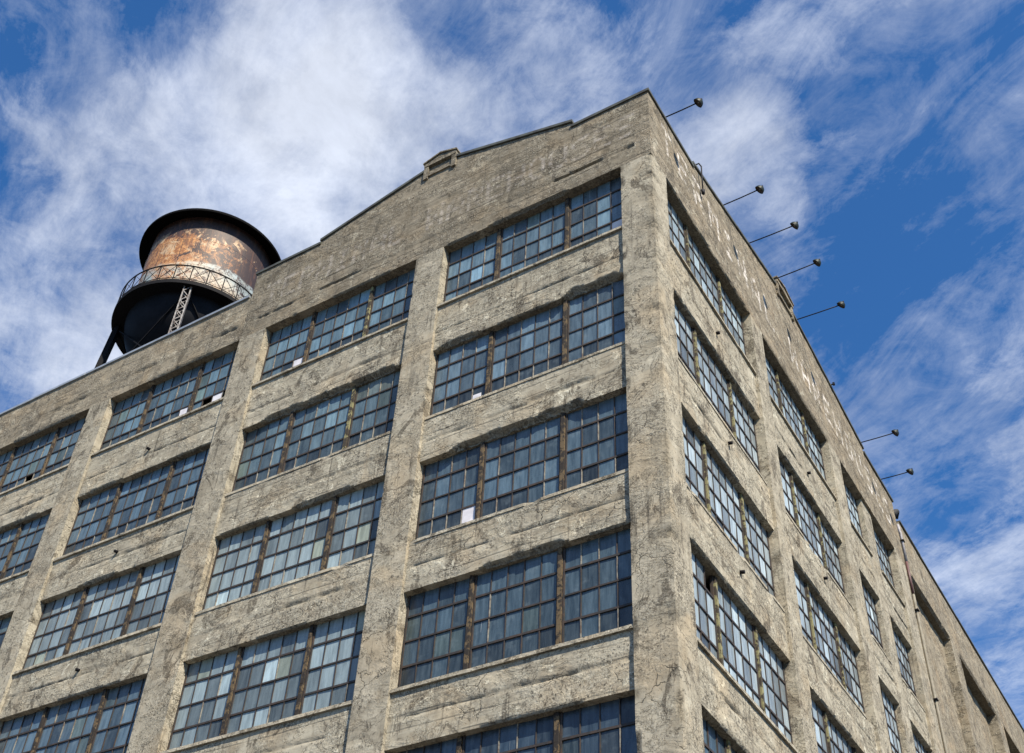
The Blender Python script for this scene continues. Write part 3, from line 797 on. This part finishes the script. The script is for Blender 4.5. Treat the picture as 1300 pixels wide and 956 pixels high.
# laced legs
for q, deg in enumerate((-48, -138, 132, 42)):
    a = R(deg); r0 = 3.02; r1 = 3.55 if deg == -138 else 3.2
    ca, sa = math.cos(a), math.sin(a); tx_, ty_ = -sa, ca
    zt_, zb_ = ZBL-.16, 28.5
    def P(t, u, w_): 
        r = r0+(r1-r0)*t+w_
        return (TX+r*ca+tx_*u, TY+r*sa+ty_*u, zt_+(zb_-zt_)*t)
    mb = MB()
    for u in (-.14, .14): mb.bar(P(0, u, 0), P(1, u, 0), .05, .20, up=(ca, sa, 0))
    lm_ = M['iron'] if deg != -48 else M['lattice']  # same laced legs; the dark colour stands in for their shaded side
    lg = mb.build('leg', M['iron'] if deg != -48 else M['lattice'], tw)
    mb = MB(); n = 32
    for w_ in ((-.10, .10) if deg != -138 else (-.1, .1)):
        for i in range(n):
            s_ = 1 if i % 2 else -1
            mb.bar(P(i/n, -.13*s_, w_), P((i+1)/n, .13*s_, w_), .035, .012, up=(ca, sa, 0))
    mb.build('lacing', lm_, lg)
    if deg == -138:
        mb = MB()
        for w_ in (-.112, .112):
            n0 = len(mb.v); mb.v += [P(0, -.19, w_), P(0, .19, w_), P(1, .19, w_), P(1, -.19, w_)]; mb.f.append((n0, n0+1, n0+2, n0+3))
            mb.v += [P(0, -.19, w_*.9), P(0, .19, w_*.9), P(1, .19, w_*.9), P(1, -.19, w_*.9)]; mb.f.append((n0+4, n0+7, n0+6, n0+5))
        mb.build('cover_plate', M['iron'], lg, fix=False)
    mb = MB(); mb.bar(P(.985, 0, -.3), P(.985, 0, .3), .6, .2, up=(0, 0, 1)); mb.build('foot', M['iron'], lg)
    # bracket hooking leg to the bowl
    mb = MB(); mb.bar(P(0.0, 0, 0), (TX+(rc-.5)*ca, TY+(rc-.5)*sa, ZBL-1.1), .12, .06); mb.build('gusset', M['iron'], lg)
mb = MB()
for d1, d2 in ((-48, -138), (-138, 132), (132, 42), (42, -48)):
    for (za, zb_, ra, rb) in ((ZBL-.3, 33.4, 3.0, 3.25), (33.3, 28.8, 3.25, 3.4)):
        a, b = R(d1), R(d2)
        mb.bar((TX+ra*math.cos(a), TY+ra*math.sin(a), za), (TX+rb*math.cos(b), TY+rb*math.sin(b), zb_), .05)
        mb.bar((TX+ra*math.cos(b), TY+ra*math.sin(b), za), (TX+rb*math.cos(a), TY+rb*math.sin(a), zb_), .05)
    a, b = R(d1), R(d2)
    mb.bar((TX+3.25*math.cos(a), TY+3.25*math.sin(a), 33.35), (TX+3.25*math.cos(b), TY+3.25*math.sin(b), 33.35), .14)
mb.build('bracing', M['iron'], tw)

# ------------------------------------------------------------------ ground
def slab(name, lo, hi, mat):
    mb = MB(); mb.box(lo, hi); o = mb.build(name, mat); o['kind'] = 'structure'; return o
asph = simple('asphalt', c4(.045,.045,.046), .9, 0, .3, None, 20., .4)
conc = simple('pavement_concrete', c4(.17,.16,.145), .9, 0, .25, None, 3., .3)
slab('ground', (-900, -900, -1.), (900, 900, -.15), simple('ground_dirt', c4(.065,.062,.05), .95, 0, .4, None, .6))
mb = MB(); mb.quad((-400, -14, -.146), (400, -14, -.146), (400, -4, -.146), (-400, -4, -.146)); mb.quad((4, -3.9, -.142), (14, -3.9, -.142), (14, 400, -.142), (4, 400, -.142)); o = mb.build('road', asph, fix=False); o['kind'] = 'structure'
slab('pavement', (-60, -3.8, -.149), (3.8, -.02, -.0), conc)
slab('pavement', (.02, .0, -.149), (3.8, 60, -.0), conc)
slab('pavement', (-60, -40., -.149), (60, -14.2, -.0), conc)

# ------------------------------------------------------------------ sky and sun
SUN = Vector((.60, -.37, .71)).normalized()
el = math.asin(SUN.z); 
w = bpy.data.worlds.new('World'); scene.world = w; w.use_nodes = True
nt = w.node_tree; nt.nodes.clear()
def N(typ, ins=None, **kw):
    nd = nt.nodes.new(typ)
    for k, v in kw.items(): setattr(nd, k, v)
    for k, v in (ins or {}).items():
        if isinstance(v, bpy.types.NodeSocket): nt.links.new(v, nd.inputs[k])
        else: nd.inputs[k].default_value = v
    return nd
def mth(op, a, b=0., c=None):
    nd = N('ShaderNodeMath', {0: a, 1: b}, operation=op)
    if c is not None:
        if isinstance(c, bpy.types.NodeSocket): nt.links.new(c, nd.inputs[2])
        else: nd.inputs[2].default_value = c
    return nd.outputs[0]
def rmp(v, a, b, lo=0., hi=1., smooth=False):
    nd = N('ShaderNodeMapRange', {0: v, 1: a, 2: b, 3: lo, 4: hi}); nd.clamp = True
    if smooth: nd.interpolation_type = 'SMOOTHSTEP'
    return nd.outputs[0]
out = N('ShaderNodeOutputWorld'); bg = N('ShaderNodeBackground'); nt.links.new(bg.outputs[0], out.inputs[0])
sky = N('ShaderNodeTexSky', sky_type='NISHITA', sun_disc=False)
sky.sun_elevation = el; sky.sun_rotation = math.atan2(SUN.x, SUN.y)
sky.air_density = 1.0; sky.dust_density = .3; sky.ozone_density = 3.0
D = N('ShaderNodeTexCoord').outputs['Generated']
sep = N('ShaderNodeSeparateXYZ', {0: D})
zc = mth('MAXIMUM', sep.outputs[2], .06)
flat = N('ShaderNodeCombineXYZ', {0: mth('DIVIDE', sep.outputs[0], zc), 1: mth('DIVIDE', sep.outputs[1], zc), 2: 0.}).outputs[0]
rot_ = N('ShaderNodeMapping', {0: flat, 'Rotation': (0, 0, R(29)), 'Scale': (1, 1, 1)}).outputs[0]
st = N('ShaderNodeMapping', {0: rot_, 'Scale': (.55, 1.35, 1)}).outputs[0]
def nzn(vec, sc, det, ro, dist=0): return N('ShaderNodeTexNoise', {'Vector': vec, 'Scale': sc, 'Detail': det, 'Roughness': ro, 'Distortion': dist}).outputs[0]
n1 = nzn(st, 2.2, 12, .65, .5); n2 = nzn(flat, 6.5, 10, .66, .3); n3 = nzn(st, 9.0, 9, .7, .6)
dens = mth('MULTIPLY_ADD', n2, .38, mth('MULTIPLY_ADD', n1, .72, mth('MULTIPLY', n3, .34)))
CLOUDS = [(-0.1149, 0.7017, 0.70, .20, -.09), (-0.07, 0.66, .745, .11, -.05), (-0.52, 0.37, .765, .20, .01), (-0.585, 0.19, .788, .10, -.13), (-0.50, 0.255, .828, .07, -.08), (0.02, .62, .785, .13, -.09), (-0.20, .50, .843, .05, -.04), (-0.4441, 0.3312, 0.8325, 0.1051, 0.16), (-0.5253, 0.3051, 0.7943, 0.0788, 0.1), (-0.452, 0.4123, 0.791, 0.1081, 0.13), (-0.5241, 0.4124, 0.7452, 0.095, 0.1), (-0.6686, 0.3534, 0.6543, 0.0949, 0.14), (-0.6461, 0.412, 0.6425, 0.0731, 0.1), (-0.4056, 0.396, 0.8238, 0.0946, 0.1), (-0.3136, 0.4498, 0.8363, 0.1067, 0.1), (-0.173, 0.5713, 0.8023, 0.0665, 0.17), (-0.1423, 0.5364, 0.8319, 0.0653, 0.05), (-0.1494, 0.6192, 0.7709, 0.0361, 0.08), (-0.5879, 0.2055, 0.7824, 0.0617, 0.02), (-0.6013, 0.2504, 0.7588, 0.0515, 0.08), (-0.6135, 0.2963, 0.732, 0.0705, 0.06), (-0.5803, 0.1871, 0.7926, 0.0498, -0.1), (-0.5019, 0.2611, 0.8246, 0.0443, -0.16), (-0.635, 0.2624, 0.7266, 0.0396, -0.08), (-0.3381, 0.3802, 0.8609, 0.0434, -0.12), (-0.3038, 0.4199, 0.8552, 0.0561, -0.03), (-0.086, 0.6496, 0.7554, 0.0738, -0.18), (-0.1377, 0.6889, 0.7116, 0.0645, -0.12), (-0.0397, 0.6942, 0.7187, 0.06, -0.16), (-0.1655, 0.4746, 0.8645, 0.0598, -0.02), (-0.0315, 0.5844, 0.8109, 0.0659, 0.0), (-0.0474, 0.552, 0.8325, 0.0559, -0.03), (0.0276, 0.5816, 0.813, 0.0627, -0.08), (-0.0003, 0.6598, 0.7515, 0.0428, 0.05), (-0.0438, 0.7504, 0.6595, 0.0591, 0.03), (-0.1082, 0.8229, 0.5578, 0.0601, 0.04), (-0.1288, 0.7594, 0.6378, 0.0629, -0.04), (-0.1149, 0.7917, 0.6, 0.0505, -0.14), (-0.1032, 0.8629, 0.4948, 0.0479, 0.06), (-0.1407, 0.8351, 0.5318, 0.0447, 0.05)]
def blob(dx, dy, dz, rad, wt):
    global dens
    dt = N('ShaderNodeVectorMath', {0: D, 1: (dx, dy, dz)}, operation='DOT_PRODUCT').outputs['Value']
    m = rmp(dt, math.cos(rad), 1., 0., wt, True)
    dens = mth('ADD', dens, m)
for b_ in CLOUDS: blob(*b_)

wis = nzn(N('ShaderNodeMapping', {0: rot_, 'Scale': (.9, 2.1, 1)}).outputs[0], 3.4, 14, .68, .9)
lace = nzn(flat, 15., 10, .72, .6)
dens = mth('ADD', dens, mth('MULTIPLY', mth('SUBTRACT', lace, .5), .22))
puff = rmp(dens, .70, 1.08, 0., .95)
vs_ = mth('MULTIPLY_ADD', dens, .34, mth('MULTIPLY_ADD', wis, .62, mth('MULTIPLY', lace, .22)))
veil = rmp(vs_, .575, .90, 0., .60)
cloud = mth('SUBTRACT', 1., mth('MULTIPLY', mth('SUBTRACT', 1., puff), mth('SUBTRACT', 1., veil)))
# haze of thin cirrus everywhere, thickest in the blobs
skyc = N('ShaderNodeMix', {0: .35, 6: sky.outputs[0], 7: (.0, .0, .0, 1)}, data_type='RGBA').outputs[2]
tint = N('ShaderNodeMix', {0: 1., 6: sky.outputs[0], 7: (.42, .92, 1.36, 1)}, data_type='RGBA', blend_type='MULTIPLY').outputs[2]
shade = rmp(n2, .35, .65, .82, 1.08)
cc = N('ShaderNodeVectorMath', {0: (6.2, 6.7, 7.8), 'Scale': shade}, operation='SCALE').outputs[0]
mixc = N('ShaderNodeMix', {0: cloud, 6: tint, 7: cc}, data_type='RGBA').outputs[2]
nt.links.new(mixc, bg.inputs[0]); bg.inputs[1].default_value = .068

sl = bpy.data.lights.new('sun', 'SUN'); sl.energy = 5.0; sl.angle = R(.53); sl.color = (1., .905, .745)
so = bpy.data.objects.new('sun', sl); COL.objects.link(so)
so.rotation_euler = SUN.to_track_quat('Z', 'Y').to_euler(); so.location = SUN*80

# ------------------------------------------------------------------ camera
cd = bpy.data.cameras.new('camera'); cam = bpy.data.objects.new('camera', cd); COL.objects.link(cam); scene.camera = cam
r_, u_, b_ = Vector((0.84796574, 0.52719885, 0.05491334)), Vector((0.31461347, -0.58398126, 0.74832096)), Vector((0.42658231, -0.61727406, -0.66105996))
mm = Matrix((r_, u_, b_)).transposed().to_4x4(); mm.translation = Vector((7.43167, -17.02556, 1.6)); cam.matrix_world = mm
cd.sensor_width = 36; cd.lens = 42.315; cd.shift_x = .020884; cd.shift_y = .046987; cd.clip_start = .1; cd.clip_end = 3000
scene.view_settings.view_transform = 'Standard'; scene.view_settings.look = 'None'; scene.view_settings.exposure = .92; scene.view_settings.gamma = 1
scene.render.resolution_x = 1024; scene.render.resolution_y = 753
